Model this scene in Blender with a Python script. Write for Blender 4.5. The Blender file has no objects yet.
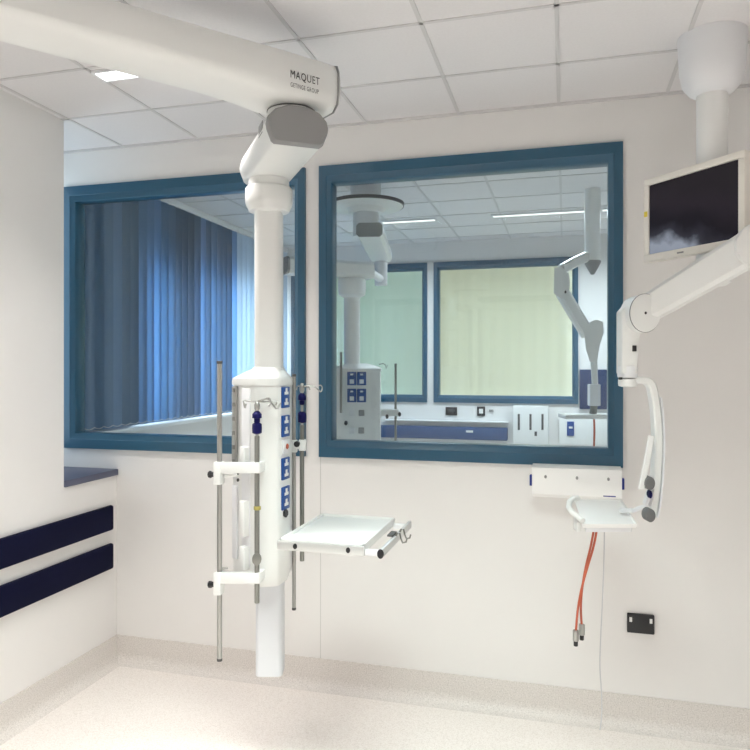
import bpy, bmesh, math, random
from mathutils import Vector, Matrix
random.seed(4)
PI = math.pi
sc = bpy.context.scene
col = sc.collection
D = 3.5                      # distance from the camera to the glazed partition
CH = 1.712                   # eye height
CE = 3.008                   # ceiling height
YAW = 0.2679
F = 691.0
HY = 368.2
SA, CA = math.sin(YAW), math.cos(YAW)
RT = Vector((CA, SA, 0)); FW = Vector((-SA, CA, 0)); UP = Vector((0, 0, 1))
EYE = Vector((0, 0, CH))

def P(px, py, t):
    """a point seen at (px, py), t metres ahead of the camera"""
    return EYE + t*(FW + RT*((px-375)/F) + UP*((HY-py)/F))
def PY(px, py, y):
    d = FW + RT*((px-375)/F) + UP*((HY-py)/F)
    return EYE + d*(y/d.y)
def K(r, t, z):
    v = RT*r + FW*t
    return Vector((v.x, v.y, z))

# ------------------------------------------------------------------ materials
def mat(name, c, rough=.5, metal=0, spec=.5, noise=0, scale=40, bump=0, coat=0):
    m = bpy.data.materials.new(name); m.use_nodes = True
    nt = m.node_tree; b = nt.nodes['Principled BSDF']
    b.inputs['Base Color'].default_value = (*c, 1)
    b.inputs['Roughness'].default_value = rough
    b.inputs['Metallic'].default_value = metal
    b.inputs['Specular IOR Level'].default_value = spec
    b.inputs['Coat Weight'].default_value = coat
    if noise or bump:
        tc = nt.nodes.new('ShaderNodeTexCoord')
        n = nt.nodes.new('ShaderNodeTexNoise'); n.inputs['Scale'].default_value = scale; n.inputs['Detail'].default_value = 4
        nt.links.new(tc.outputs['Object'], n.inputs['Vector'])
        if noise:
            r = nt.nodes.new('ShaderNodeMix'); r.data_type = 'RGBA'
            r.inputs[6].default_value = (*[x*(1-noise) for x in c], 1)
            r.inputs[7].default_value = (*[min(1, x*(1+noise)) for x in c], 1)
            nt.links.new(n.outputs['Fac'], r.inputs[0]); nt.links.new(r.outputs[2], b.inputs['Base Color'])
        if bump:
            bp = nt.nodes.new('ShaderNodeBump'); bp.inputs['Strength'].default_value = bump; bp.inputs['Distance'].default_value = .002
            nt.links.new(n.outputs['Fac'], bp.inputs['Height']); nt.links.new(bp.outputs['Normal'], b.inputs['Normal'])
    return m
def speckle(name, base, dark, light, scale):
    m = bpy.data.materials.new(name); m.use_nodes = True
    nt = m.node_tree; b = nt.nodes['Principled BSDF']; b.inputs['Roughness'].default_value = .45
    tc = nt.nodes.new('ShaderNodeTexCoord')
    n = nt.nodes.new('ShaderNodeTexNoise'); n.inputs['Scale'].default_value = scale; n.inputs['Detail'].default_value = 2
    nt.links.new(tc.outputs['Object'], n.inputs['Vector'])
    r = nt.nodes.new('ShaderNodeValToRGB'); e = r.color_ramp.elements
    e[0].position = .36; e[0].color = (*dark, 1); e[1].position = .64; e[1].color = (*light, 1)
    x = e.new(.46); x.color = (*base, 1); x = e.new(.56); x.color = (*base, 1)
    nt.links.new(n.outputs['Fac'], r.inputs[0]); nt.links.new(r.outputs[0], b.inputs['Base Color'])
    return m
def emit(name, c, s):
    m = bpy.data.materials.new(name); m.use_nodes = True
    nt = m.node_tree; nt.nodes.remove(nt.nodes['Principled BSDF'])
    e = nt.nodes.new('ShaderNodeEmission'); e.inputs[0].default_value = (*c, 1); e.inputs[1].default_value = s
    nt.links.new(e.outputs[0], nt.nodes['Material Output'].inputs[0])
    return m
def glass(name, tint):
    m = bpy.data.materials.new(name); m.use_nodes = True
    nt = m.node_tree; nt.nodes.remove(nt.nodes['Principled BSDF'])
    lw = nt.nodes.new('ShaderNodeLayerWeight'); lw.inputs[0].default_value = .5
    pw = nt.nodes.new('ShaderNodeMath'); pw.operation = 'POWER'; pw.inputs[1].default_value = 5
    ma = nt.nodes.new('ShaderNodeMath'); ma.operation = 'MULTIPLY_ADD'; ma.inputs[1].default_value = .9; ma.inputs[2].default_value = .045
    tr = nt.nodes.new('ShaderNodeBsdfTransparent'); tr.inputs[0].default_value = (*tint, 1)
    gl = nt.nodes.new('ShaderNodeBsdfGlossy'); gl.inputs['Roughness'].default_value = 0.0
    mx = nt.nodes.new('ShaderNodeMixShader')
    nt.links.new(lw.outputs['Facing'], pw.inputs[0]); nt.links.new(pw.outputs[0], ma.inputs[0])
    nt.links.new(ma.outputs[0], mx.inputs[0]); nt.links.new(tr.outputs[0], mx.inputs[1]); nt.links.new(gl.outputs[0], mx.inputs[2])
    nt.links.new(mx.outputs[0], nt.nodes['Material Output'].inputs[0])
    return m
def cloth(name, c, tl, vary=0.0):
    m = bpy.data.materials.new(name); m.use_nodes = True
    nt = m.node_tree; nt.nodes.remove(nt.nodes['Principled BSDF'])
    d = nt.nodes.new('ShaderNodeBsdfDiffuse'); t = nt.nodes.new('ShaderNodeBsdfTranslucent')
    mx = nt.nodes.new('ShaderNodeMixShader'); mx.inputs[0].default_value = tl
    d.inputs[0].default_value = (*c, 1); t.inputs[0].default_value = (*c, 1)
    if vary:
        oi = nt.nodes.new('ShaderNodeObjectInfo')
        r = nt.nodes.new('ShaderNodeMix'); r.data_type = 'RGBA'
        r.inputs[6].default_value = (*[x*(1-vary) for x in c], 1); r.inputs[7].default_value = (*[min(1, x*(1+vary)) for x in c], 1)
        nt.links.new(oi.outputs['Random'], r.inputs[0])
        nt.links.new(r.outputs[2], d.inputs[0]); nt.links.new(r.outputs[2], t.inputs[0])
    nt.links.new(d.outputs[0], mx.inputs[1]); nt.links.new(t.outputs[0], mx.inputs[2])
    nt.links.new(mx.outputs[0], nt.nodes['Material Output'].inputs[0])
    return m

M = dict(
    wall=mat('wall_paint', (.80, .79, .775), .55, noise=.015, scale=6),
    tile=mat('ceiling_tile', (.76, .745, .75), .9, noise=.04, scale=90, bump=.15),
    tbar=mat('ceiling_bar', (.62, .61, .61), .5),
    floor=speckle('vinyl_floor', (.82, .775, .735), (.72, .675, .63), (.87, .835, .80), 170),
    skirt=speckle('vinyl_skirting', (.69, .655, .62), (.58, .55, .52), (.76, .73, .70), 170),
    frame=mat('frame_blue', (.022, .092, .160), .28, noise=.08, scale=5),
    pane=glass('window_glass', (.92, .955, .96)),
    sill=mat('sill_slate', (.085, .095, .15), .45, noise=.1, scale=30),
    navy=mat('navy_rubber', (.005, .006, .026), .7, spec=.07),
    white=mat('white_enamel', (.785, .795, .78), .32, noise=.01, scale=5),
    white2=mat('white_satin', (.76, .77, .79), .42),
    grey=mat('grey_cap', (.27, .27, .27), .6),
    dgrey=mat('dark_grey', (.07, .07, .07), .5),
    steel=mat('brushed_steel', (.40, .40, .38), .34, metal=.85),
    dsteel=mat('dull_steel', (.24, .24, .22), .4, metal=.7),
    black=mat('black_plastic', (.012, .012, .014), .4),
    knob=mat('navy_knob', (.008, .008, .075), .5, spec=.15),
    blue=mat('socket_blue', (.012, .065, .26), .4, spec=.3),
    endcap=mat('end_cap_blue', (.01, .03, .25), .4),
    text=mat('lettering_black', (.02, .02, .025), .5),
    orange=mat('orange_rubber', (.50, .10, .045), .45),
    cable=mat('pale_cable', (.55, .55, .57), .5),
    yellow=mat('yellow_plastic', (.75, .6, .05), .5),
    bright=mat('white_lit', (.88, .88, .87), .35),  # enamel white lightened: light missing on the tray is put into the colour
    duct=mat('duct_shaded', (.66, .68, .71), .45),  # white darkened: the weaker light on the lower duct is in the colour
    pale2=cloth('pale_blind_green', (.70, .73, .62), .26),
    brass=mat('ring_brass', (.42, .36, .10), .5),
    rail=mat('rail_steel', (.62, .63, .62), .35, metal=.5),
    gknob=mat('knob_grey', (.13, .13, .13), .55),
    bezel=mat('bezel_ivory', (.80, .77, .70), .4),
    seam=mat('seam_grey', (.55, .55, .53), .6),
    vane=cloth('blue_vane', (.27, .42, .60), .68, .38),
    vane2=cloth('pale_vane', (.66, .76, .86), .5, .06),
    pale=cloth('pale_blind', (.82, .76, .60), .25),
    lamp=emit('lamp_diffuser', (1, .98, .95), 7),
    lampb=emit('lamp_diffuser_far', (1, 1, .95), 1.6),
    kerb=mat('worktop_white', (.78, .79, .80), .4),
)
# dark monitor picture
def screen_mat():
    m = bpy.data.materials.new('screen_picture'); m.use_nodes = True
    nt = m.node_tree; b = nt.nodes['Principled BSDF']
    b.inputs['Base Color'].default_value = (.006, .006, .007, 1); b.inputs['Roughness'].default_value = .3; b.inputs['Specular IOR Level'].default_value = .12
    tc = nt.nodes.new('ShaderNodeTexCoord'); sp = nt.nodes.new('ShaderNodeSeparateXYZ')
    nt.links.new(tc.outputs['Object'], sp.inputs[0])
    n = nt.nodes.new('ShaderNodeTexNoise'); n.inputs['Scale'].default_value = 9; n.inputs['Detail'].default_value = 5
    nt.links.new(tc.outputs['Object'], n.inputs['Vector'])
    a = nt.nodes.new('ShaderNodeMath'); a.operation = 'MULTIPLY_ADD'; a.inputs[1].default_value = .16
    nt.links.new(n.outputs['Fac'], a.inputs[0])
    h = nt.nodes.new('ShaderNodeMath'); h.operation = 'MULTIPLY_ADD'; h.inputs[1].default_value = .35; h.inputs[2].default_value = 0
    nt.links.new(sp.outputs['Y'], h.inputs[0])
    s = nt.nodes.new('ShaderNodeMath'); s.operation = 'SUBTRACT'
    nt.links.new(sp.outputs['Z'], s.inputs[0]); nt.links.new(h.outputs[0], s.inputs[1])
    nt.links.new(s.outputs[0], a.inputs[2])
    r = nt.nodes.new('ShaderNodeValToRGB'); e = r.color_ramp.elements
    e[0].position = .0; e[0].color = (.20, .23, .28, 1); e[1].position = .36; e[1].color = (.012, .009, .012, 1)
    x = e.new(.105); x.color = (.27, .30, .36, 1); x = e.new(.15); x.color = (.025, .025, .035, 1); x = e.new(.2); x.color = (.006, .004, .008, 1); x = e.new(.28); x.color = (.016, .012, .017, 1)
    nt.links.new(a.outputs[0], r.inputs[0])
    nt.links.new(r.outputs[0], b.inputs['Emission Color']); b.inputs['Emission Strength'].default_value = 1.0
    return m
M['screen'] = screen_mat()

# ------------------------------------------------------------------ mesh builder (world coordinates)
def basis(zd, xh=None):
    z = Vector(zd).normalized()
    h = Vector(xh) if xh is not None else (Vector((1, 0, 0)) if abs(z.x) < .9 else Vector((0, 1, 0)))
    y = z.cross(h).normalized(); x = y.cross(z)
    return x, y, z
class MB:
    def __init__(self): self.bm = bmesh.new()
    def _faces(self, vs, fs):
        b = [self.bm.verts.new(v) for v in vs]; out = []
        for f in fs:
            try: out.append(self.bm.faces.new([b[i] for i in f]))
            except ValueError: pass
        return b, out
    def box(self, c, s, bev=0, ax=None, seg=2):
        c = Vector(c); x, y, z = ax if ax else (Vector((1, 0, 0)), Vector((0, 1, 0)), UP)
        vs = [c + x*(i*s[0]/2) + y*(j*s[1]/2) + z*(k*s[2]/2) for i in (-1, 1) for j in (-1, 1) for k in (-1, 1)]
        b, f = self._faces(vs, [(0, 1, 3, 2), (4, 6, 7, 5), (0, 4, 5, 1), (2, 3, 7, 6), (0, 2, 6, 4), (1, 5, 7, 3)])
        if bev:
            es = list({e for q in f for e in q.edges})
            bmesh.ops.bevel(self.bm, geom=es, offset=bev, segments=seg, profile=.5, affect='EDGES')
        return self
    def bb(self, x0, x1, y0, y1, z0, z1, bev=0):
        return self.box(((x0+x1)/2, (y0+y1)/2, (z0+z1)/2), (abs(x1-x0), abs(y1-y0), abs(z1-z0)), bev)
    def cyl(self, a, b, r, r2=None, n=20, bev=0, sq=1.0):
        a = Vector(a); b = Vector(b); r2 = r if r2 is None else r2
        x, y, z = basis(b-a)
        vs = [a + (x*math.cos(2*PI*i/n) + y*math.sin(2*PI*i/n))*r for i in range(n)] + [b + (x*math.cos(2*PI*i/n) + y*math.sin(2*PI*i/n))*r2 for i in range(n)]
        fs = [(i, (i+1) % n, n+(i+1) % n, n+i) for i in range(n)] + [tuple(range(n-1, -1, -1)), tuple(range(n, 2*n))]
        bv, f = self._faces(vs, fs)
        if bev:
            es = list({e for q in f[-2:] for e in q.edges})
            bmesh.ops.bevel(self.bm, geom=es, offset=bev, segments=2, profile=.5, affect='EDGES')
        return self
    def disc(self, c, nrm, up, rx, ry, th, n=32, bev=.004):
        """elliptical disc facing nrm"""
        c = Vector(c); nz = Vector(nrm).normalized(); y = Vector(up); x = y.cross(nz).normalized()
        vs = []
        for s in (-.5, .5):
            vs += [c + nz*(s*th) + x*(rx*math.cos(2*PI*i/n)) + y*(ry*math.sin(2*PI*i/n)) for i in range(n)]
        fs = [(i, (i+1) % n, n+(i+1) % n, n+i) for i in range(n)] + [tuple(range(n-1, -1, -1)), tuple(range(n, 2*n))]
        bv, f = self._faces(vs, fs)
        if bev:
            es = list({e for q in f[-2:] for e in q.edges})
            bmesh.ops.bevel(self.bm, geom=es, offset=bev, segments=2, profile=.5, affect='EDGES')
        return self
    def loft(self, rings, cap=True):
        n = len(rings[0]); vs = [Vector(p) for r in rings for p in r]; fs = []
        for k in range(len(rings)-1):
            fs += [(k*n+i, k*n+(i+1) % n, (k+1)*n+(i+1) % n, (k+1)*n+i) for i in range(n)]
        if cap: fs += [tuple(range(n-1, -1, -1)), tuple((len(rings)-1)*n+i for i in range(n))]
        self._faces(vs, fs); return self
    def lathe(self, c, prof, n=32):
        c = Vector(c)
        return self.loft([[c + Vector((max(r, 1e-4)*math.cos(2*PI*i/n), max(r, 1e-4)*math.sin(2*PI*i/n), z)) for i in range(n)] for r, z in prof])
    def tube(self, pts, r, n=10):
        pts = [Vector(p) for p in pts]; rings = []; px = None
        for i, p in enumerate(pts):
            d = (pts[min(i+1, len(pts)-1)] - pts[max(i-1, 0)]).normalized()
            x, y, z = basis(d, px) if px is not None else basis(d)
            px = x
            rr = r[i] if isinstance(r, (list, tuple)) else r
            rings.append([p + (x*math.cos(2*PI*k/n) + y*math.sin(2*PI*k/n))*rr for k in range(n)])
        return self.loft(rings)
    def strip(self, pts, side, w, th, n2=None):
        """rectangular bar swept along pts; `side` is the constant width direction"""
        pts = [Vector(p) for p in pts]; side = Vector(side).normalized(); rings = []
        for i, p in enumerate(pts):
            d = (pts[min(i+1, len(pts)-1)] - pts[max(i-1, 0)]).normalized()
            nn = side.cross(d).normalized()
            ww = w[i] if isinstance(w, (list, tuple)) else w; tt = th[i] if isinstance(th, (list, tuple)) else th
            c = min(ww, tt)*.2; a, b = ww/2, tt/2
            q = [(-a+c, -b), (a-c, -b), (a, -b+c), (a, b-c), (a-c, b), (-a+c, b), (-a, b-c), (-a, -b+c)]
            rings.append([p + side*u + nn*v for u, v in q])
        return self.loft(rings)
    def build(self, name, m, parent=None, smooth=True, ang=40):
        bm = self.bm
        bmesh.ops.recalc_face_normals(bm, faces=bm.faces)
        org = WORLD.get(parent, Vector((0, 0, 0))) if parent else Vector((0, 0, 0))
        if not parent:
            mn = Vector([min(v.co[i] for v in bm.verts) for i in range(3)]); mx = Vector([max(v.co[i] for v in bm.verts) for i in range(3)])
            org = (mn+mx)/2; org.z = mn.z
        for v in bm.verts: v.co -= org
        if smooth:
            for f in bm.faces: f.smooth = True
            for e in bm.edges:
                if len(e.link_faces) != 2 or e.calc_face_angle(0) > math.radians(ang): e.smooth = False
        me = bpy.data.meshes.new(name); bm.to_mesh(me); bm.free()
        me.materials.append(m if not isinstance(m, str) else M[m])
        o = bpy.data.objects.new(name, me); col.objects.link(o)
        if parent:
            o.parent = parent; WORLD[o] = org
        else:
            o.location = org; WORLD[o] = org
        return o
WORLD = {}
def tag(o, label, cat, group=None, kind=None):
    o['label'] = label; o['category'] = cat
    if group: o['group'] = group
    if kind: o['kind'] = kind
    return o
def thing(name, loc, label, cat, group=None):
    o = bpy.data.objects.new(name, None); col.objects.link(o); o.empty_display_size = .1
    o.location = loc; WORLD[o] = Vector(loc)
    return tag(o, label, cat, group)
def struct(o, label=None):
    o['kind'] = 'structure'
    if label: o['label'] = label
    return o
def root_struct(name, loc):
    o = bpy.data.objects.new(name, None); col.objects.link(o); o.location = loc; WORLD[o] = Vector(loc); o['kind'] = 'structure'; return o
def copy_thing(o, delta, label):
    c = o.copy(); col.objects.link(c); c.location = o.location + Vector(delta); c['label'] = label
    for ch in o.children:
        d = ch.copy(); col.objects.link(d); d.parent = c
        for g in ch.children:
            e = g.copy(); col.objects.link(e); e.parent = d
    return c
def text_mesh(name, s, org, xd, yd, w, h, m, parent, th=.0012):
    cu = bpy.data.curves.new(name, 'FONT'); cu.body = s; cu.space_character = 1.12; cu.resolution_u = 3
    tmp = bpy.data.objects.new(name, cu); col.objects.link(tmp)
    dg = bpy.context.evaluated_depsgraph_get(); me = bpy.data.meshes.new_from_object(tmp.evaluated_get(dg))
    bpy.data.objects.remove(tmp)
    xs = [v.co.x for v in me.vertices]; ys = [v.co.y for v in me.vertices]
    x0, x1, y0, y1 = min(xs), max(xs), min(ys), max(ys)
    nd = Vector(xd).cross(Vector(yd)).normalized(); po = WORLD[parent]
    for v in me.vertices:
        a = (v.co.x-x0)/(x1-x0)*w; b = (v.co.y-y0)/(y1-y0)*h
        v.co = Vector(org) + Vector(xd)*a + Vector(yd)*b + nd*th - po
    me.materials.clear(); me.materials.append(M[m])
    o = bpy.data.objects.new(name, me); col.objects.link(o); o.parent = parent; WORLD[o] = po
    return o
def solid_wall(us, vs, holes, place, th):
    """a slab over the (u, v) rectangle with rectangular holes; place(u, v, d) gives the point"""
    us = sorted(set(us + [h[0] for h in holes] + [h[1] for h in holes])); vs = sorted(set(vs + [h[2] for h in holes] + [h[3] for h in holes]))
    mb = MB(); nu, nv = len(us)-1, len(vs)-1
    def hole(i, j):
        if i < 0 or j < 0 or i >= nu or j >= nv: return True
        cu, cv = (us[i]+us[i+1])/2, (vs[j]+vs[j+1])/2
        return any(h[0] < cu < h[1] and h[2] < cv < h[3] for h in holes)
    vert = {}
    def V(i, j, d):
        k = (i, j, d)
        if k not in vert: vert[k] = mb.bm.verts.new(place(us[i], vs[j], d*th))
        return vert[k]
    for i in range(nu):
        for j in range(nv):
            if hole(i, j): continue
            for d in (0, 1): mb.bm.faces.new([V(i, j, d), V(i+1, j, d), V(i+1, j+1, d), V(i, j+1, d)])
            for di, dj, a, b in ((-1, 0, (0, 0), (0, 1)), (1, 0, (1, 0), (1, 1)), (0, -1, (0, 0), (1, 0)), (0, 1, (0, 1), (1, 1))):
                if hole(i+di, j+dj):
                    A = (i+a[0], j+a[1]); B = (i+b[0], j+b[1])
                    mb.bm.faces.new([V(*A, 0), V(*B, 0), V(*B, 1), V(*A, 1)])
    return mb

# ------------------------------------------------------------------ the two rooms
XL = -2.527           # inner face of the left lining
XO = -3.05            # inner face of the outer wall
XR = 2.45
YB, Y1, TH = -1.9, D, .085
Y2 = 7.0
# floor, ceiling
struct(MB().bb(XO-.15, XR+.12, YB-.12, Y2+.13, -.12, 0).build('floor', 'floor'), 'beige speckled vinyl floor')
struct(MB().bb(XO-.15, XR+.12, YB-.12, Y2+.13, CE, CE+.1).build('ceiling', 'tile'), 'pale ceiling of square tiles in a grid')
gx0, gy0, gs = -.028, 3.038, .492
mb = MB()
k = -7
while True:
    x = gx0 + k*gs; k += 1
    if x > XR-.05: break
    if x < XO+.05: continue
    mb.bb(x-.008, x+.008, YB, Y1, CE-.004, CE+.001)
for k in range(-2, 11):
    y = gy0 - k*gs
    if YB < y < Y1: mb.bb(XO, XR, y-.008, y+.008, CE-.004, CE+.001)
mb.bb(XO, XR, Y1-.014, Y1, CE-.012, CE)
struct(mb.build('trim_1', 'tbar'), 'ceiling grid bars of the near room')
mb = MB()
k = -7
while True:
    x = gx0 + k*gs; k += 1
    if x > XR-.05: break
    if x < XO+.05: continue
    mb.bb(x-.008, x+.008, Y1+TH, Y2, CE-.004, CE+.001)
for k in range(8):
    y = Y1+TH+.25 + k*gs
    if y < Y2-.02: mb.bb(XO, XR, y-.008, y+.008, CE-.004, CE+.001)
struct(mb.build('trim_2', 'tbar'), 'ceiling grid bars of the far room')

WZ0, WZ1 = CH-.1355*D, CH+.3085*D          # partition window frames
W1 = (-.8225*D, -.385*D); W2 = (-.362*D, .0765*D)
FZ0, FZ1 = CH-.100*D, CH+.310*D            # far windows
F1 = (-2.86, -1.362); F2 = (-.370*D, .036*D)
fi = .012; fx_ = .009
back = solid_wall([XO, XR], [0, CE], [(W1[0]+fx_, W1[1]-fx_, WZ0+fi, WZ1-fi), (W2[0]+fx_, W2[1]-fx_, WZ0+fi, WZ1-fi)], lambda u, v, d: (u, Y1+d, v), TH).build('wall_back', 'wall', smooth=False)
struct(back, 'white painted partition wall with two large blue framed windows')
far = solid_wall([XO, XR], [0, CE], [(F1[0]+fx_, F1[1]-fx_, FZ0+fi, FZ1-fi), (F2[0]+fx_, F2[1]-fx_, FZ0+fi, FZ1-fi)], lambda u, v, d: (u, Y2+d, v), TH).build('wall_far', 'wall', smooth=False)
struct(far, 'far wall of the next room seen through the glass')
ow = solid_wall([YB-.12, Y2+.13], [0, CE], [(3.13, 3.44, 1.2, 2.9), (4.40, 4.98, 1.30, 2.45), (5.12, 6.9, 1.30, 2.50)], lambda u, v, d: (XO-d, u, v), .15).build('wall_outer', 'wall', smooth=False)
struct(ow, 'outer wall with daylight windows')
lw = solid_wall([YB, Y1], [0, CE], [(3.055, Y1+1, 1.088, CE+1)], lambda u, v, d: (XL-d, u, v), .515).build('wall_left', 'wall', smooth=False)
struct(lw, 'cream left wall with a window recess by the corner')
struct(MB().bb(XR, XR+.12, YB-.12, Y2+.13, 0, CE).build('wall_right', 'wall'), 'right wall')
struct(MB().bb(XO-.15, XR+.12, YB-.12, YB, 0, CE).build('wall_rear', 'wall'), 'wall behind the camera')

# coved vinyl skirting
def skirting(name, a, b, n):
    a = Vector(a); b = Vector(b); n = Vector(n); h = .155
    q = [(0, 0), (.06, 0), (.045, .004), (.022, .018), (.01, .04), (.007, .06), (.007, h), (0, h)]
    mb = MB(); mb.loft([[p + n*u + UP*v for u, v in q] for p in (a, b)])
    return struct(mb.build(name, 'skirt'))
skirting('baseboard_back', (XL, Y1, 0), (XR, Y1, 0), (0, -1, 0))
skirting('baseboard_left', (XL, YB, 0), (XL, Y1, 0), (1, 0, 0))
# joint in the wall lining under the corner of the window
struct(MB().bb(W2[0]+.002, W2[0]+.005, Y1-.001, Y1+.01, .155, WZ0).build('trim_3', 'seam'))

# window frames
def window(name, x0, x1, z0, z1, y, th, w=.088, wx=.066, pr=.02):
    r = root_struct(name, ((x0+x1)/2, y, z0))
    prof = [(0, -pr), (w*.62, -pr), (w*.66, -pr+.004), (w*.95, -.004), (w, .002), (w, th-.002), (w*.95, th+.004), (w*.62, th+pr), (0, th+pr), (0, th-.001), (fi, th-.001), (fi, .001), (0, .001)]
    rings = []
    for cx, cz, sx, sz in ((x0, z0, 1, 1), (x1, z0, -1, 1), (x1, z1, -1, -1), (x0, z1, 1, -1)):
        rings.append([Vector((cx+sx*i*wx/w, y+d, cz+sz*i)) for i, d in prof])
    rings.append(list(rings[0]))
    mb = MB(); mb.loft(rings, cap=False); bmesh.ops.remove_doubles(mb.bm, verts=mb.bm.verts, dist=1e-5)
    struct(mb.build('frame', 'frame', r))
    struct(MB().bb(x0+wx-.006, x1-wx+.006, y+th/2-.004, y+th/2+.004, z0+w-.006, z1-w+.006).build('glass', 'pane', r))
    return r
window('window_1', *W1, WZ0, WZ1, Y1, TH)
window('window_2', *W2, WZ0, WZ1, Y1, TH)
window('window_3', *F1, FZ0, FZ1, Y2, TH, w=.075, wx=.055)
window('window_4', *F2, FZ0, FZ1, Y2, TH, w=.075, wx=.055)
def side_window(name, y0, y1, z0, z1):
    r = root_struct(name, (XO-.08, (y0+y1)/2, z0)); mb = MB(); a, b = XO-.11, XO-.05
    for q in ((y0, y0+.04, z0, z1), (y1-.04, y1, z0, z1), (y0+.04, y1-.04, z0, z0+.04), (y0+.04, y1-.04, z1-.04, z1)): mb.bb(a, b, *q)
    struct(mb.build('frame', 'white2', r)); struct(MB().bb(XO-.084, XO-.076, y0+.03, y1-.03, z0+.03, z1-.03).build('glass', 'pane', r))
side_window('window_5', 3.13, 3.44, 1.2, 2.9)
side_window('window_6', 4.40, 4.98, 1.30, 2.45)
side_window('window_7', 5.12, 6.9, 1.30, 2.50)
# slate sill in the recess, and the white sill of the next room
struct(MB().bb(XO, XL+.012, 3.055, Y1-.001, 1.088, 1.124, .004).build('trim_4', 'sill'), 'dark slate window sill in the corner recess')
struct(MB().bb(XO+.0, XO+.165, Y1+TH+.001, Y2-.001, 1.275, 1.30, .004).build('trim_5', 'white2'))

# pale blinds behind the far windows
for nm, (x0, x1), lab in (('roller_blind', F1, 'pale blue-green roller blind drawn behind the far window left of the white post'),
                          ('roller_blind', F2, 'pale yellow-green roller blind drawn behind the wide far window above the sockets')):
    t = thing(nm, ((x0+x1)/2, Y2+.2, FZ0), lab, 'blind', 'roller blinds behind the far windows')
    mb = MB(); n = 40
    rings = []
    for i in range(n+1):
        x = x0-.015 + (x1-x0+.03)*i/n; dy = .004*math.sin(i*1.7)
        rings.append([Vector((x, Y2+.198+dy, FZ0-.1)), Vector((x, Y2+.2+dy, FZ0-.1)), Vector((x, Y2+.2+dy, FZ1+.1)), Vector((x, Y2+.198+dy, FZ1+.1))])
    mb.loft(rings); mb.build('fabric', 'pale' if x0 > -2 else 'pale2', t)
    MB().cyl((x0-.02, Y2+.2, FZ1+.12), (x1+.02, Y2+.2, FZ1+.12), .025).build('roller', 'white2', t)
    MB().box(((x0+x1)/2, Y2+.199, FZ0-.1), (x1-x0+.03, .012, .025), .003).build('bottom_bar', 'white2', t)

# vertical blinds of the next room
XB = -.83*D
z0, z1 = 1.314, CE-.05
def vane_mesh(ang):
    mb = MB(); w = .118; rings = []
    for i in range(5):
        u = (i/4-.5)*w; s = .006*(1-(2*i/4-1)**2)
        d = Vector((math.sin(ang), math.cos(ang), 0)); nn = Vector((math.cos(ang), -math.sin(ang), 0))
        p = Vector((XB, 0, 0)) + d*u + nn*s
        rings.append([p + UP*z0 - nn*.0005, p + UP*z0 + nn*.0005, p + UP*z1 + nn*.0005, p + UP*z1 - nn*.0005])
    return mb.loft(rings)
def vertical_blind(y0, y1, n, m, label):
    t = thing('vertical_blind', (XB, (y0+y1)/2, 1.32), label, 'blind', 'vertical blinds of the next room')
    MB().bb(XB-.025, XB+.025, y0-.005, y1+.003, CE-.05, CE-.002, .004).build('head_rail', 'white2', t)
    sp = (y1-y0)/n; protos = {}
    for i in range(n):
        y = y0 + sp*(i+.5); a = math.radians((7, 10, 14, 9)[i % 4] if i > 5 else 7)
        if a not in protos:
            o = vane_mesh(a).build('vane', m, t); protos[a] = o
        else:
            o = protos[a].copy(); col.objects.link(o); o.parent = t
        o.location = (0, y, 0)
    pts = [(XB+.014, y0 + sp*i/4, 1.334 - .012*abs(math.sin(PI*i/4))) for i in range(n*4)]
    MB().tube(pts, .0025, 6).build('bead_chain', 'white2', t)
vertical_blind(3.68, 5.76, 22, 'vane', 'blue vertical blind along the daylight wall, seen through the left window')
vertical_blind(5.78, 6.95, 12, 'vane2', 'pale vertical blind beyond the blue one, seen beside the pendant pole')

# navy bumper rails on the left wall
zr = [(.783, .926), (.561, .708)]
for (a, b), lab in zip(zr, ('upper navy wall protection rail on the left wall below the slate sill', 'lower navy wall protection rail on the left wall, nearer the floor')):
    t = MB().bb(XL+.0005, XL+.03, -1.2, 3.435, a, b, .012).build('bumper_rail', 'navy')
    tag(t, lab, 'rail', 'wall protection rails')

# ceiling luminaires
def luminaire(x0, x1, y0, y1, label, m='lamp'):
    t = thing('ceiling_light', ((x0+x1)/2, (y0+y1)/2, CE-.012), label, 'ceiling light', 'linear ceiling lights')
    mb = MB(); f = .012
    for q in ((x0-f, x1+f, y0-f, y0), (x0-f, x1+f, y1, y1+f), (x0-f, x0, y0, y1), (x1, x1+f, y0, y1)): mb.bb(*q, CE-.012, CE-.0005)
    mb.build('rim', 'white2', t)
    MB().bb(x0, x1, y0, y1, CE-.008, CE-.001).build('diffuser', m, t)
luminaire(-1.98, -1.25, 2.585, 2.665, 'narrow ceiling light above the overhead white arm in the near room')
luminaire(-.168*D, .047*D, 5.89, 5.96, 'linear ceiling light seen through the glass above the wide far window', 'lampb')
luminaire(-.445*D, -.31*D, 5.89, 5.96, 'linear ceiling light seen through the glass beside the round ceiling plate', 'lampb')
luminaire(.085*D, .3*D, 5.89, 5.96, 'linear ceiling light seen through the glass behind the hanging column', 'lampb')

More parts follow.
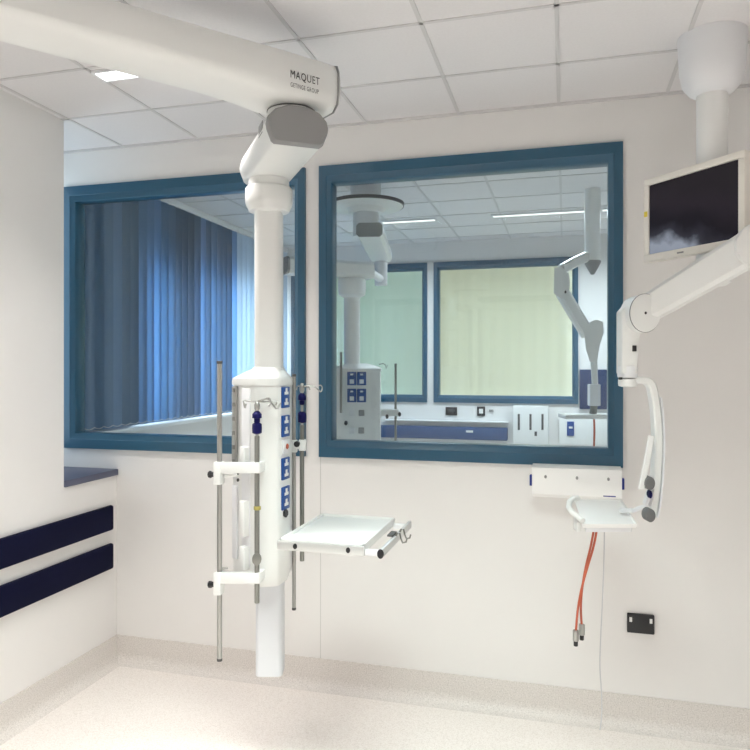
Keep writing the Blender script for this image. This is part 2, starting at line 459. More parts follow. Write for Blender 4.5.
# ------------------------------------------------------------------ supply pendant in the near room
TC = 2.98
def zy(y, t=TC): return CH + (HY-y)*t/F
cx = (269-375)/F*TC                    # camera-right offset of the column axis
AX = K(cx, TC, 0)
pend = thing('supply_pendant', (AX.x, AX.y, zy(672)), 'white ceiling pendant column with blue sockets and overhead arm in front of the windows', 'medical pendant')
def outline(q, s=1.0, z=0, off=0.0):
    return [K(cx+r*s, TC-c*s-off, z) for r, c in q]
BODY = [(-.155, -.02), (-.150, .02), (-.045, .125), (-.028, .132), (.046, .118), (.061, .106), (.088, .02), (.090, .0), (.088, -.09), (.065, -.13), (-.11, -.135), (-.145, -.11)]
zb0, zb1 = zy(574), zy(384)
mb = MB(); mb.loft([outline(BODY, .90, zb0-.02), outline(BODY, .97, zb0), outline(BODY, 1, zb0+.02), outline(BODY, 1, zb1)])
body = mb.build('body', 'white', pend)
def rsq(h, c, n=5):
    out = []
    for sx, sy, a0 in ((1, 1, 0), (-1, 1, 90), (-1, -1, 180), (1, -1, 270)):
        for i in range(n):
            a = math.radians(a0 + 90*i/(n-1)); out.append((sx*(h-c)+c*math.cos(a), sy*(h-c)+c*math.sin(a)))
    return out
def resample(q, n):
    q = q + [q[0]]; L = [0]
    for a, b in zip(q, q[1:]): L.append(L[-1]+math.hypot(b[0]-a[0], b[1]-a[1]))
    out = []
    for k in range(n):
        s = L[-1]*k/n
        for i in range(len(q)-1):
            if L[i] <= s <= L[i+1]:
                f = (s-L[i])/max(L[i+1]-L[i], 1e-9); out.append((q[i][0]+(q[i+1][0]-q[i][0])*f, q[i][1]+(q[i+1][1]-q[i][1])*f)); break
    return out
N = 48
def polar(q):
    # radius of a star shaped outline at N angles
    out = []
    for k in range(N):
        a = 2*PI*k/N; dx, dy = math.cos(a), math.sin(a); best = 0
        for i in range(len(q)):
            x1, y1 = q[i]; x2, y2 = q[(i+1) % len(q)]; ex, ey = x2-x1, y2-y1
            den = dx*ey - dy*ex
            if abs(den) < 1e-12: continue
            tt = (x1*ey - y1*ex)/den; uu = (x1*dy - y1*dx)/den
            if tt > 0 and -1e-9 <= uu <= 1+1e-9: best = max(best, tt)
        out.append((best*dx, best*dy))
    return out
PB, PS = polar(BODY), polar(rsq(.059, .03))
def mix(a, b, f): return [(p[0]*(1-f)+q[0]*f, p[1]*(1-f)+q[1]*f) for p, q in zip(a, b)]
mb = MB(); mb.loft([outline(PB, 1.035, zb1-.004), outline(PB, 1.04, zb1+.012), outline(PB, 1.02, zb1+.026), outline(mix(PB, PS, .2), 1, zb1+.036), outline(mix(PB, PS, .55), 1, zb1+.052), outline(mix(PB, PS, .85), 1, zb1+.064), outline(PS, 1.08, zb1+.071), outline(PS, 1.0, zb1+.073)])
mb.build('hood', 'white', pend)
# pole with vertical rounded faces, lower duct
mb = MB(); q = rsq(.058, .03); mb.loft([outline(q, 1, zb1+.06), outline(q, 1, zy(212))]); mb.build('pole', 'white', pend)
mb = MB(); q = rsq(.057, .02)
sh = .004
mb.loft([[K(cx+.006+r, TC-c, z) for r, c in q] for z in (zy(671), zb0-.015)]); mb.build('lower_duct', 'duct', pend)
c0 = (AX.x, AX.y, 0)
mb = MB(); mb.lathe(c0, [(.058, zy(214)), (.085, zy(212)), (.098, zy(206)), (.101, zy(203)), (.101, zy(190)), (.096, zy(188.5)), (.088, zy(188)), (.086, zy(180)), (.05, zy(179))])
mb.build('collar', 'white', pend)
# corner edge strips and rail
dl = (K(-.045+.150, -(.125-.02), 0)); 
def on_left(s, off, z):     # s along the front-left face from its left edge, off outwards
    a = K(cx-.150, TC-.02, 0); b = K(cx-.045, TC-.125, 0); d = (b-a).normalized(); n = Vector((d.y, -d.x, 0))
    if n.dot(FW) > 0: n = -n
    return a + d*s + n*off + UP*z, d, n
def left_box(name, m, s, y0, y1, w, dp, bev=.003, par=None):
    p, d, n = on_left(s, dp/2-.001, (zy(y0)+zy(y1))/2)
    return MB().box(p, (w, dp, abs(zy(y0)-zy(y1))), bev, (d, n, UP)).build(name, m, par or pend)
left_box('side_rail', 'steel', .020, 386, 468, .034, .012)
left_box('side_channel', 'white2', .020, 484, 556, .034, .01)
left_box('panel', 'white2', .098, 388, 560, .06, .006)
for y0, y1 in ((444, 468), (496, 530), (540, 562)):
    left_box('valve_block', 'white', .105, y0, y1, .035, .03)
for y in (388, 402, 416, 430, 444, 458):
    left_box('rail_stop', 'dsteel', .020, y, y+4, .016, .015, .001)
# blue twin sockets on the right facet
def on_right(s, off, z):
    a = K(cx+.061, TC-.106, 0); b = K(cx+.088, TC-.02, 0); d = (b-a).normalized(); n = Vector((d.y, -d.x, 0))
    if n.dot(RT) < 0: n = -n
    return a + d*s + n*off + UP*z, d, n
for y0, y1 in ((387, 408), (415.5, 437), (458, 480), (487, 510)):
    zc = (zy(y0, 2.9)+zy(y1, 2.9))/2; h = abs(zy(y0, 2.9)-zy(y1, 2.9))
    p, d, n = on_right(.048, .004, zc)
    s = MB().box(p, (.070, .01, h), .003, (d, n, UP)).build('socket', 'blue', pend)
    for dz in (.024, -.020):
        mb = MB(); q, _, _ = on_right(.046, .0095, zc+dz)
        mb.box(q + UP*.006, (.016, .002, .020), 0, (d, n, UP)); mb.box(q - UP*.006, (.036, .002, .012), 0, (d, n, UP))
        mb.build('socket_inlay', 'white', s)
p, d, n = on_right(.05, .003, zy(447, 2.9)); MB().box(p, (.06, .008, .06), .003, (d, n, UP)).build('outlet', 'white2', pend)
p, d, n = on_right(.055, .009, zy(447, 2.9)); MB().disc(p, n, UP, .009, .012, .006).build('indicator', 'orange', pend)
p, d, n = on_right(.045, .006, zy(514, 2.9)); MB().disc(p, n, UP, .014, .018, .012).build('plug', 'black', pend)

# lower arm: from the knuckle near the camera back to the column
A0 = Vector((cx, TC)); A1 = Vector((-.279, 2.50)); dd = (A1-A0).normalized(); pp = Vector((-dd.y, dd.x))
if pp.x < 0: pp = -pp
zl0, zl1 = 2.522, 2.655
def arm_ring(s, sc_, zs=1.0):
    c = A0 + dd*s
    hw = .112*sc_; q = [(-hw*.74, zl0), (hw*.74, zl0), (hw*.83, zl0+.008), (hw*.97, zl0+.048), (hw, zl0+.068), (hw*.95, zl1-.042), (hw*.72, zl1-.014), (hw*.3, zl1+.004), (-hw*.3, zl1+.004), (-hw*.72, zl1-.014), (-hw*.95, zl1-.042), (-hw, zl0+.068), (-hw*.97, zl0+.048), (-hw*.83, zl0+.008)]
    zc = (zl0+zl1)/2
    return [K(c.x+pp.x*u, c.y+pp.y*u, zc+(z-zc)*zs) for u, z in q]
L = (A1-A0).length
mb = MB(); mb.loft([arm_ring(-.15, .5, .7), arm_ring(-.135, .8, .9), arm_ring(-.10, .98, 1), arm_ring(-.02, 1.02), arm_ring(L*.5, 1.0), arm_ring(L-.02, 1.0)])
arm2 = mb.build('lower_arm', 'white', pend)
mb = MB(); mb.loft([arm_ring(L-.022, 1.02, 1.02), arm_ring(L, 1.02, 1.02), arm_ring(L+.014, .96, .95)]); mb.build('end_cap', 'grey', pend)
# side label on the left flank
c = A0 + dd*(L-.13); pc = K(c.x-pp.x*.110, c.y-pp.y*.110, (zl0+zl1)/2+.016)
dw = (K(dd.x, dd.y, 0)); nw = K(-pp.x, -pp.y, 0)
MB().box(pc, (.075, .003, .045), .001, (dw, nw, UP)).build('side_label', 'grey', arm2)
# joint ring between the arms
B1 = A0 + dd*(L-.10)
jp = K(B1.x, B1.y, 0)
mb = MB(); mb.lathe((jp.x, jp.y, 0), [(.075, zl1-.01), (.088, zl1), (.09, zl1+.012), (.085, zl1+.03), (.05, zl1+.03)]); mb.build('joint_ring', 'white', pend)
mb = MB(); mb.lathe((jp.x, jp.y, 0), [(.089, zl1+.013), (.0915, zl1+.014), (.0915, zl1+.018), (.089, zl1+.019)]); mb.build('joint_gap', 'dgrey', pend)
# overhead arm
ang = math.radians(54); ud = Vector((math.sin(ang), math.cos(ang))); un = Vector((math.cos(ang), -math.sin(ang)))   # un towards the camera
zu0, zu1 = 2.672, 2.845
def up_ring(s, sc_=1.0, zb=0.0, zt=0.0):
    c = B1 + ud*s; h = .125*sc_
    q = [(-h*.62, zu0+zb), (h*.70, zu0+zb), (h*.93, zu0+.022+zb), (h, zu0+.06), (h, zu1-.035+zt), (h*.9, zu1-.008+zt), (h*.7, zu1+zt), (-h*.7, zu1+zt), (-h*.9, zu1-.008+zt), (-h, zu1-.035+zt), (-h, zu0+.075), (-h*.85, zu0+.03+zb)]
    return [K(c.x+un.x*u, c.y+un.y*u, z) for u, z in q]
mb = MB(); mb.loft([up_ring(-1.15, .9, .03), up_ring(-.35, .95, .02), up_ring(-.2, .98, .012), up_ring(-.1, 1.02), up_ring(.10, 1.0), up_ring(.125, .97), up_ring(.15, .86, .02, -.015)])
arm1 = mb.build('overhead_arm', 'white', pend)
mb = MB(); mb.loft([up_ring(.128, 1.0, 0, .003), up_ring(.134, 1.0, 0, .003)]); mb.build('end_seam', 'grey', arm1)
# lettering on the near side of the overhead arm
c = B1 + un*(.125*1.006); to = K(c.x, c.y, 0); ux = K(ud.x, ud.y, 0)
text_mesh('lettering', 'MAQUET', to + ux*(-.075) + UP*(zu0+.064), ux, UP, .120, .033, 'text', arm1, .003)
text_mesh('lettering', 'GETINGE GROUP', to + ux*(-.075) + UP*(zu0+.037), ux, UP, .116, .016, 'text', arm1, .003)
mp = B1 - ud*1.05; mq = K(mp.x, mp.y, 0)
MB().cyl((mq.x, mq.y, zu1-.02), (mq.x, mq.y, CE-.02), .09, bev=.005).build('mount_column', 'white', pend)
mb = MB(); mb.lathe((mq.x, mq.y, 0), [(.12, CE-.05), (.2, CE-.045), (.24, CE-.02), (.24, CE-.0005), (.1, CE-.0005)]); mb.build('ceiling_flange', 'white2', pend)

# clamp arms that carry the rods
def clamp(y, t0, t1, px0, px1, kn, side=1):
    a = P(px0, y, t0); b = P(px1, y, t1); d = (b-a).normalized(); n = d.cross(UP)
    k = MB(); k.box(a, (.034, .036, .094), .004, (d, n, UP)).box((a+b)/2 + UP*.022, ((b-a).length+.03, .03, .044), .004, (d, n, UP))
    # stub into the column
    q = Vector((AX.x, AX.y, b.z)); e = b + (q-b)*.55
    m2 = (b+e)/2 + UP*.022; f = (e-b).normalized()
    k.box(m2, ((e-b).length, .03, .04), .003, (f, f.cross(UP), UP))
    o = k.build('clamp_arm', 'white', pend)
    kp = a - d*.03 + UP*(-.006)
    MB().cyl(kp + d*.014, kp - d*.012, .011, n=14).cyl(kp - d*.006, kp - d*.018, .015, n=8, bev=.003).build('knob', 'black', o)
    return o
clamp(473, 2.86, 2.80, 219, 258, 1)
clamp(583, 2.86, 2.80, 219, 258, 1)
MB().cyl(P(224, 476, 2.86), P(238, 475, 2.86), .006).build('spigot', 'white', pend)
MB().disc(P(238, 473, 2.85), -FW, UP, .005, .007, .008, 14, .001).disc(P(238, 480, 2.85), -FW, UP, .005, .007, .008, 14, .001).build('screw', 'dgrey', pend)
# right side clamp
a = P(300, 445, 3.13); q = Vector((AX.x, AX.y, a.z))
k = MB().box(a + RT*.012, (.034, .036, .05), .004, (RT, FW, UP)).box(P(294, 446, 3.10), (.03, .034, .055), .004, (RT, FW, UP)).box((a+q)/2 + (a-q)*.0, ((a-q).length, .024, .03), .003, ((a-q).normalized(), (a-q).normalized().cross(UP), UP))
o = k.build('clamp_arm', 'white', pend)
kp = P(297, 444, 3.06); MB().cyl(kp + FW*.03, kp - FW*.006, .01, n=14).cyl(kp, kp - FW*.012, .014, n=8, bev=.003).build('knob', 'black', o)

# plain rods
def rod(px, y0, y1, t, r, label):
    a = P(px, y0, t); b = P(px, y1, t); b = Vector((a.x, a.y, b.z))
    th = thing('equipment_rod', b, label, 'rod', 'plain rods held by the pendant')
    MB().cyl(b + UP*.008, a - UP*.008, r, n=16).build('tube', 'steel', th)
    MB().cyl(a - UP*.012, a, r*1.12, n=16, bev=.002).build('end_plug', 'dgrey', th)
    MB().cyl(b, b + UP*.012, r*1.08, n=16, bev=.002).build('end_plug', 'dgrey', th)
    return th
r1 = rod(219.6, 361, 661, 2.86, .0105, 'long bare grey rod standing left of the pendant column in two white clamps')
MB().cyl(P(222, 568.5, 2.86), P(228, 568, 2.86), .005, n=10).build('stop_pin', 'steel', r1)
rod(294, 374, 610, 3.10, .0088, 'thin grey rod behind the blue sockets on the right of the pendant column')

def iv_pole(px, ytop, ybot, t, hooks, k1, k2, label):
    a = P(px, ytop, t); b = P(px, ybot, t); b = Vector((a.x, a.y, b.z))
    th = thing('infusion_pole', b, label, 'infusion pole', 'infusion poles on the pendant')
    s = t/F
    zk = lambda y: CH + (HY-y)*s
    MB().cyl(b, Vector((a.x, a.y, zk(k2+8))), .0102, n=16, bev=.002).build('outer_tube', 'dsteel', th)
    MB().cyl(Vector((a.x, a.y, zk(k2+10))), a, .0062, n=12).build('inner_tube', 'steel', th)
    for k_, nm in ((k1, 'lock_knob'), (k2, 'lock_collar')):
        if nm == 'lock_knob': mb = MB().lathe((a.x, a.y, 0), [(.008, zk(k_+6)), (.012, zk(k_+5)), (.012, zk(k_+1.5)), (.019, zk(k_+1)), (.019, zk(k_-3)), (.012, zk(k_-5)), (.008, zk(k_-6))], 18)
        else: mb = MB().lathe((a.x, a.y, 0), [(.01, zk(k_+6)), (.019, zk(k_+5)), (.02, zk(k_)), (.019, zk(k_-4)), (.01, zk(k_-5.5))], 18)
        mb.build(nm, 'knob', th)
    MB().lathe((a.x, a.y, 0), [(.006, zk(k1-6)), (.011, zk(k1-8)), (.012, zk(k1-12)), (.007, zk(k1-15)), (.004, zk(k1-16))], 16).build('hook_hub', 'steel', th)
    for h in hooks:
        pts = [P(x, y, t+dt) for x, y, dt in h]
        # smooth the wire
        out = [pts[0]]
        for p, q in zip(pts, pts[1:]): out += [p*.75+q*.25, p*.25+q*.75]
        out.append(pts[-1]); MB().tube(out, .0032, 8).build('hook', 'steel', th)
    return th
iv_pole(257, 402, 603, 2.80, [
    [(257, 401.5, 0), (250, 401.5, 0), (243, 400, 0), (244, 404, -.01), (245, 409, -.01), (246, 404, -.02)],
    [(257, 401.5, 0), (262, 401, -.01), (266, 398.5, -.03), (270, 398, -.04), (271, 403, -.04), (269, 406, -.05)],
    [(257, 401.5, 0), (264, 399, .0), (269, 399, .01), (273, 405, .01), (277, 410, .01), (280, 404, .02), (281, 403, .02)],
    [(257, 401.5, 0), (264, 402, .03), (275, 401.5, .05), (277, 402, .05), (276, 405, .06)]], 417, 428,
    'grey infusion pole with navy knobs and wire hooks in front of the pendant cabinet')
iv_pole(302, 386, 561, 3.13, [
    [(302, 386.5, 0), (310, 386, 0), (315, 386.5, 0), (318, 389.5, 0), (321, 392.5, 0), (322.5, 388, .01), (321, 385, .01), (319, 385.5, .01)],
    [(302, 386.5, 0), (299, 386, .06), (297, 386.5, .08), (296.5, 390, .08)],
    [(302, 386.5, 0), (306, 386.5, .06), (309, 387, .1), (310, 390, .1)]], 399, 417,
    'grey infusion pole with a wire hook crossing the window frame, right of the pendant')
# gauge ring and brass ring on the front pole
p = P(257.3, 508, 2.80); th = tag(MB().cyl(p - UP*.008, p + UP*.008, .0145, n=18, bev=.003).build('pole_ring', 'brass'), 'small brass yellow ring round the front infusion pole', 'ring')
p = P(257.5, 558, 2.80)
tag(MB().disc(p - FW*.016, -FW, UP, .018, .026, .012).build('pole_clip', 'dsteel'), 'round grey clip low on the front infusion pole', 'clip')

# instrument shelf
SX0, SX1, SY0, SY1, SZ = -1.083, -.734, 2.52, 3.01, 1.037
sh = thing('instrument_shelf', ((SX0+SX1)/2, (SY0+SY1)/2, SZ-.035), 'white rectangular instrument shelf with steel edge rail on the pendant', 'shelf')
MB().bb(SX0, SX1, SY0, SY1, SZ-.03, SZ-.004, .006).build('tray', 'white', sh)
mb = MB()
for q in ((SX0, SX1, SY0, SY0+.012), (SX0, SX1, SY1-.012, SY1), (SX0, SX0+.012, SY0, SY1), (SX1-.012, SX1, SY0, SY1)): mb.bb(*q, SZ-.01, SZ+.006, .003)
mb.build('lip', 'white', sh)
MB().bb(SX0-.004, SX1+.004, SY0-.014, SY0-.0005, SZ-.036, SZ+.001, .004).build('front_rail', 'rail', sh)
for px in (295, 348):
    p = PY(px, 547, SY0-.015); p.z = SZ-.017
    MB().disc(p, (0, -1, 0), UP, .0085, .011, .006, 18, .002).build('rail_button', 'black', sh)
MB().bb(SX1+.004, SX1+.066, SY0-.012, SY0+.012, SZ-.034, SZ-.012, .004).build('rail_bracket', 'white2', sh)
MB().bb(SX1+.004, SX1+.066, SY1-.05, SY1-.026, SZ-.034, SZ-.012, .004).build('rail_bracket', 'white2', sh)
MB().bb(SX1+.062, SX1+.077, SY0-.02, SY1-.0, SZ-.036, SZ-.004, .003).build('side_rail', 'rail', sh)
MB().disc((SX1+.0695, SY0-.022, SZ-.02), (0, -1, 0), UP, .013, .018, .008, 18, .002).build('rail_end', 'black', sh)
for dy in (.20, .27):
    y = SY0+dy; x = SX1+.075
    MB().tube([(x, y, SZ-.004), (x+.006, y, SZ+.008), (x+.016, y, SZ+.008), (x+.02, y, SZ-.012), (x+.028, y+.0, SZ-.03), (x+.042, y, SZ-.026), (x+.046, y, SZ-.012)], .0036, 8).build('hook', 'dsteel', sh)
MB().bb(SX1+.045, SX1+.07, SY0+.17, SY0+.24, SZ-.002, SZ+.006, .002).build('clip', 'dgrey', sh)
MB().bb(-1.16, SX0+.02, 2.70, 2.80, SZ-.075, SZ-.03, .004).build('support_arm', 'white2', sh)

# ------------------------------------------------------------------ boom on the right
TB = 2.70
bc = K((712-375)/F*TB, TB, 0)
boom = thing('equipment_boom', (bc.x, bc.y, 1.05), 'white ceiling boom with curved arm and small tray in front of the right wall', 'medical boom')
zB = lambda y, t=TB: CH + (HY-y)*t/F
mb = MB(); mb.lathe((bc.x, bc.y, 0), [(.06, zB(96)), (.085, zB(92)), (.108, zB(84)), (.118, zB(72)), (.122, zB(52)), (.125, CE-.0005), (.05, CE-.0005)], 40); mb.build('top_dome', 'white2', boom)
MB().cyl((bc.x, bc.y, zB(94)), (bc.x, bc.y, zB(272)), .057, n=32).build('column', 'white', boom)
mb = MB(); mb.lathe((bc.x, bc.y, 0), [(.05, zB(286)), (.068, zB(283)), (.07, zB(262)), (.058, zB(260))]); mb.build('hub', 'white', boom)
k1 = P(752, 247, 2.46); k2 = P(645.5, 313, 2.67) + FW*.07
hub = Vector((bc.x, bc.y, zB(274)))
MB().strip([hub, hub*.5+k1*.5, k1], UP, .07, .08).build('extension_arm', 'white', boom)
MB().disc(k1, K(-.3, -1, 0), UP, .06, .075, .11, 32, .008).build('knuckle', 'white', boom)
# spring arm
d = (k2-k1).normalized(); sidev = d.cross(UP).normalized()
pts = [k1 + (k2-k1)*f for f in (0, .25, .5, .75, .95)]
up2 = sidev.cross(d).normalized()
MB().strip(pts, up2 if up2.z > 0 else -up2, [.125, .12, .115, .11, .10], .075).build('spring_arm', 'white', boom)
kn = MB().disc(k2 - FW*.01, -FW, UP, .060, .075, .11, 40, .006).build('knuckle', 'white', boom)
MB().disc(k2 - FW*.066, -FW, UP, .0605, .0755, .004, 40, .001).build('cover_rim', 'gknob', kn)
MB().disc(k2 - FW*.069, -FW, UP, .0588, .0738, .006, 40, .002).build('cover_plate', 'white', kn)
MB().disc(k2 - FW*.0725, -FW, UP, .0045, .0055, .003, 16, .0005).build('screw', 'black', kn)
# drop body under the knuckle (slanted top)
tb = 2.76
q = [(619, 374), (619, 312), (626, 304), (636, 297), (640, 300), (640, 312), (634.5, 340), (634.5, 374)]
mb = MB(); mb.loft([[P(x, y, tb) + FW*o for x, y in q] for o in (-.035, .035)])
es = [e for e in mb.bm.edges]; bmesh.ops.bevel(mb.bm, geom=es, offset=.006, segments=2, profile=.5, affect='EDGES')
mb.build('drop_body', 'white', boom)
dp = P(627.5, 374, tb)
s = tb/F
mb = MB(); mb.lathe((dp.x, dp.y, 0), [(.02, zB(378, tb)), (.037, zB(377.5, tb)), (.039, zB(376, tb)), (.039, zB(367, tb)), (.036, zB(366, tb)), (.02, zB(366, tb))]); mb.build('swivel_ring', 'white2', boom)
mb = MB(); mb.lathe((dp.x, dp.y, 0), [(.02, zB(387, tb)), (.034, zB(386, tb)), (.036, zB(384, tb)), (.036, zB(379, tb)), (.02, zB(378, tb))]); mb.build('swivel_base', 'white', boom)
MB().box(P(633.6, 348.5, tb-.03), (.014, .03, .024), .002, (RT, FW, UP)).build('stop_button', 'black', boom)
MB().box(P(620.5, 378.5, tb-.03), (.014, .01, .01), .002, (RT, FW, UP)).build('latch', 'black', boom)
# curved bow arm
bp = [(628, 380), (640, 380), (648, 380.5), (652.5, 386), (654.5, 397), (656.5, 412), (657.5, 428), (658, 444), (657.5, 460), (656.5, 476), (655, 492), (653.5, 506), (651, 516)]
def dense(pts, k=2):
    pts = [Vector((x, y, 0)) for x, y in pts]
    for _ in range(k):
        out = [pts[0]]
        for p, q in zip(pts, pts[1:]): out += [p*.75+q*.25, p*.25+q*.75]
        out.append(pts[-1]); pts = out
    return [(p.x, p.y) for p in pts]
MB().strip([P(x-1, y, tb) for x, y in dense(bp)], FW, .05, .031).build('bow_arm', 'white', boom)
MB().strip([P(x+3.8, y, tb) for x, y in dense(bp[4:])], FW, .062, .006).build('bow_edge', 'white2', boom)
# lever and knobs
MB().strip([P(651, 436, tb-.05), P(648.5, 452, tb-.055), P(645, 470, tb-.055), P(641, 489, tb-.05)], FW, .012, .022).build('lever', 'white', boom)
for y, x in ((482.5, 648), (514.5, 648.5)):
    MB().disc(P(x, y, tb-.045), -FW, UP, .020, .026, .05, 26, .005).build('clamp_knob', 'gknob', boom)
MB().disc(P(649.5, 494, tb-.03), -FW, UP, .006, .016, .03, 18, .003).build('pin', 'knob', boom)
# tray
th0, th1 = 2.80, 3.13
tl, tr_, br, bl = P(574.5, 498.8, th1), P(621.5, 499.2, th1), P(637, 524, th0), P(582.5, 524, th0)
up = (tr_-tl).cross(bl-tl).normalized()
if up.z < 0: up = -up
mb = MB()
cen = (tl+tr_+br+bl)/4
def ins(p, f): return cen + (p-cen)*f
ring = [tl, tr_, br, bl]
mb.loft([[ins(p, .97) - up*.018 for p in ring], [p - up*.009 for p in ring], [p for p in ring], [ins(p, .965) for p in ring], [ins(p, .95) - up*.006 for p in ring]])
mb.build('tray', 'bright', boom)
fr = (br-bl).normalized(); fd = (bl-tl).normalized()
mb = MB(); mb.box((bl+br)/2 - up*.024 - fd*.03, ((br-bl).length*.86, .04, .03), .004, (fr, fd, up)); mb.build('tray_apron', 'white2', boom)
hp = [(583, 521), (578, 517), (572, 512), (568.8, 507), (569.5, 502), (573, 499), (578, 498)]
MB().tube([P(x, y, th0+.0+.16*(i/6)) for i, (x, y) in enumerate(hp)], .0115, 12).build('handle', 'white', boom)
MB().box(P(577, 524, th0+.06), (.018, .05, .055), .004, (RT, FW, UP)).build('handle_stop', 'white', boom)
MB().strip([P(648.5, 506, tb+.02), P(640, 508, 2.84), P(634, 510.5, 2.9), P(620, 510, 2.93)], UP, .018, .02).build('tray_arm', 'white2', boom)
MB().strip([P(652, 492, tb), P(648, 505, tb)], FW, .045, .035).build('tray_yoke', 'white2', boom)

# hoses and cable hanging under the tray
def curve(pts, k=3):
    pts = [Vector(p) for p in pts]
    for _ in range(k):
        out = [pts[0]]
        for p, q in zip(pts, pts[1:]): out += [p*.75+q*.25, p*.25+q*.75]
        out.append(pts[-1]); pts = out
    return pts
for pts, lab in (([(598, 523, 2.92), (594, 546, 2.92), (588, 565, 2.92), (581.5, 588, 2.92), (577.5, 610, 2.92), (575.8, 632, 2.92)], 'orange hose with the lower grey connector, hanging a little lower under the small tray'),
                 ([(595, 523, 2.95), (591, 546, 2.95), (586, 565, 2.95), (582, 588, 2.95), (580.5, 608, 2.95), (581.8, 626, 2.95)], 'orange hose with the higher grey connector, ending a little higher under the small tray')):
    e = pts[-1]; base = P(e[0], e[1]+14, e[2])
    t = thing('gas_hose', base, lab, 'hose', 'orange hoses under the tray')
    MB().tube(curve([P(*q) for q in pts]), .0048, 8).build('tube', 'orange', t)
    z = lambda dy: P(e[0], e[1]+dy, e[2])
    MB().cyl(z(-2), z(9), .0125, n=16, bev=.003).build('connector', 'steel', t)
    MB().cyl(z(9), z(14), .009, n=16, bev=.002).build('connector_tip', 'black', t)
t = MB().tube(curve([P(604.5, 522, 2.93), P(604, 560, 2.93), P(602.5, 600, 2.94), P(600.5, 640, 2.96), P(599.5, 668, 2.97), P(601.5, 690, 2.98), P(602, 715, 2.98), P(600, 730, 2.98)]), .0024, 8).build('cable', 'cable')
tag(t, 'thin pale cable hanging from the small tray almost to the floor', 'cable')

# monitor on the boom
L0, R0 = K((645-375)/F*2.9, 2.9, 0), K((710-375)/F*2.62, 2.62, 0)
mdx = (R0-L0).normalized(); W = .46; mz0, mz1 = CH+.443, CH+.787
mn = Vector((mdx.y, -mdx.x, 0))
if mn.dot(FW) > 0: mn = -mn
def MQ(u, v, o=0): return L0 + mdx*u + UP*(mz0+v) + mn*o
H = mz1-mz0
mon = thing('monitor', MQ(W/2, 0, -.02), 'ivory framed flat monitor with a dark greyscale picture at the upper right', 'monitor')
MB().box(MQ(W/2, H/2, -.022), (W, .044, H), .006, (mdx, mn, UP)).build('casing', 'bezel', mon)
bz = .026
mb = MB()
for (u0, u1, v0, v1) in ((0, W, 0, bz*1.15), (0, W, H-bz, H), (0, bz, bz*1.15, H-bz), (W-bz, W, bz*1.15, H-bz)):
    mb.box(MQ((u0+u1)/2, (v0+v1)/2, .002), (u1-u0, .012, v1-v0), .002, (mdx, mn, UP))
mb.build('bezel', 'bezel', mon)
# screen built in its own axes so that its picture follows the panel
me_root = MB().box(MQ(W/2, H/2, .0), (W-2*bz+.002, .004, H-2.15*bz), 0, (mdx, mn, UP)).build('screen', 'screen', mon)
MB().box(MQ(W*.40, bz*.55, .0085), (.03, .001, .006), 0, (mdx, mn, UP)).build('maker_mark', 'grey', mon)
MB().box(MQ(.012, H*.58, .009), (.016, .002, .022), .0, (mdx, mn, UP)).build('sticker', 'yellow', mon)
mp_ = MQ(W*.45, H*.45, -.045)
cc = Vector((bc.x, bc.y, mp_.z))
MB().strip([mp_, cc], UP, .07, .05).box(mp_ + mn*.004, (.1, .014, .1), .003, (mdx, mn, UP)).build('bracket', 'white2', mon)

# wall trunking above the tray
t0 = PY(532, 480, Y1-.11); t1 = PY(622, 480, Y1-.11)
tz1, tz0 = PY(580, 468.5, Y1-.11).z, PY(580, 500.5, Y1-.11).z
tr = thing('wall_trunking', ((t0.x+t1.x)/2, Y1-.05, tz0), 'white boxed wall trunking with blue end clips under the right window', 'trunking')
mb = MB()
q = [(0, tz0), (-.085, tz0+.004), (-.11, tz0+.022), (-.11, tz1-.004), (-.105, tz1), (0, tz1+.006)]
mb.loft([[Vector((x, Y1-.0005+a, z)) for a, z in q] for x in (t0.x, t1.x)]); mb.build('casing', 'bright', tr)
for x in (t0.x-.006, t1.x+.006):
    MB().box((x, Y1-.085, (tz0+tz1)/2+.008), (.012, .03, .052), .003).build('end_clip', 'endcap', tr)
for px in (545.5, 577, 608.5):
    p = PY(px, 478, Y1-.1112); p.z = tz1-.045
    MB().disc(p, (0, -1, 0), UP, .006, .008, .004, 16, .001).build('screw', 'grey', tr)
MB().box((t1.x-.055, Y1-.1105, tz0+.026), (.055, .001, .005), 0).build('printed_mark', 'endcap', tr)

# black plate low on the wall
p = PY(640.5, 623, Y1); 
bpz = thing('outlet_plate', (p.x, Y1, p.z-.05), 'small black wall plate with two white slots low on the right', 'wall plate')
MB().box((p.x, Y1-.008, p.z), (.122, .016, .092), .005).build('plate', 'black', bpz)
for s in (-.045, .045):
    MB().box((p.x+s, Y1-.0165, p.z+.018), (.012, .003, .022), .001).build('slot', 'white', bpz)

# ------------------------------------------------------------------ the next room
# pendant behind the glass
T3 = 4.97
bx = (352-375)/F*T3
b3 = K(bx, T3, 0)
z3 = lambda y, t=T3: CH + (HY-y)*t/F
p3 = thing('supply_pendant', (b3.x, b3.y, .8), 'white pendant cabinet with four blue sockets seen through the right window', 'medical pendant')
mb = MB(); mb.lathe((b3.x, b3.y, 0), [(.058, z3(364)), (.058, z3(298))]); mb.build('pole', 'white', p3)
fx = (357-375)/F*(T3-.12)
mb = MB(); cc = K(fx, T3, 0)
mb.box((cc.x, cc.y, (.85+z3(370))/2), (.335, .26, z3(370)-.85), .02, (RT, FW, UP)); body3 = mb.build('body', 'white', p3)
mb = MB(); q = [(-.17, -.13), (.17, -.13), (.17, .13), (-.17, .13)]
mb.loft([[K(fx+a*s_, T3+b*s_, z) for a, b in q] for s_, z in ((1.03, z3(371)), (1.03, z3(368.5)), (.8, z3(366)), (.4, z3(363.5)))]); mb.build('hood', 'white', p3)
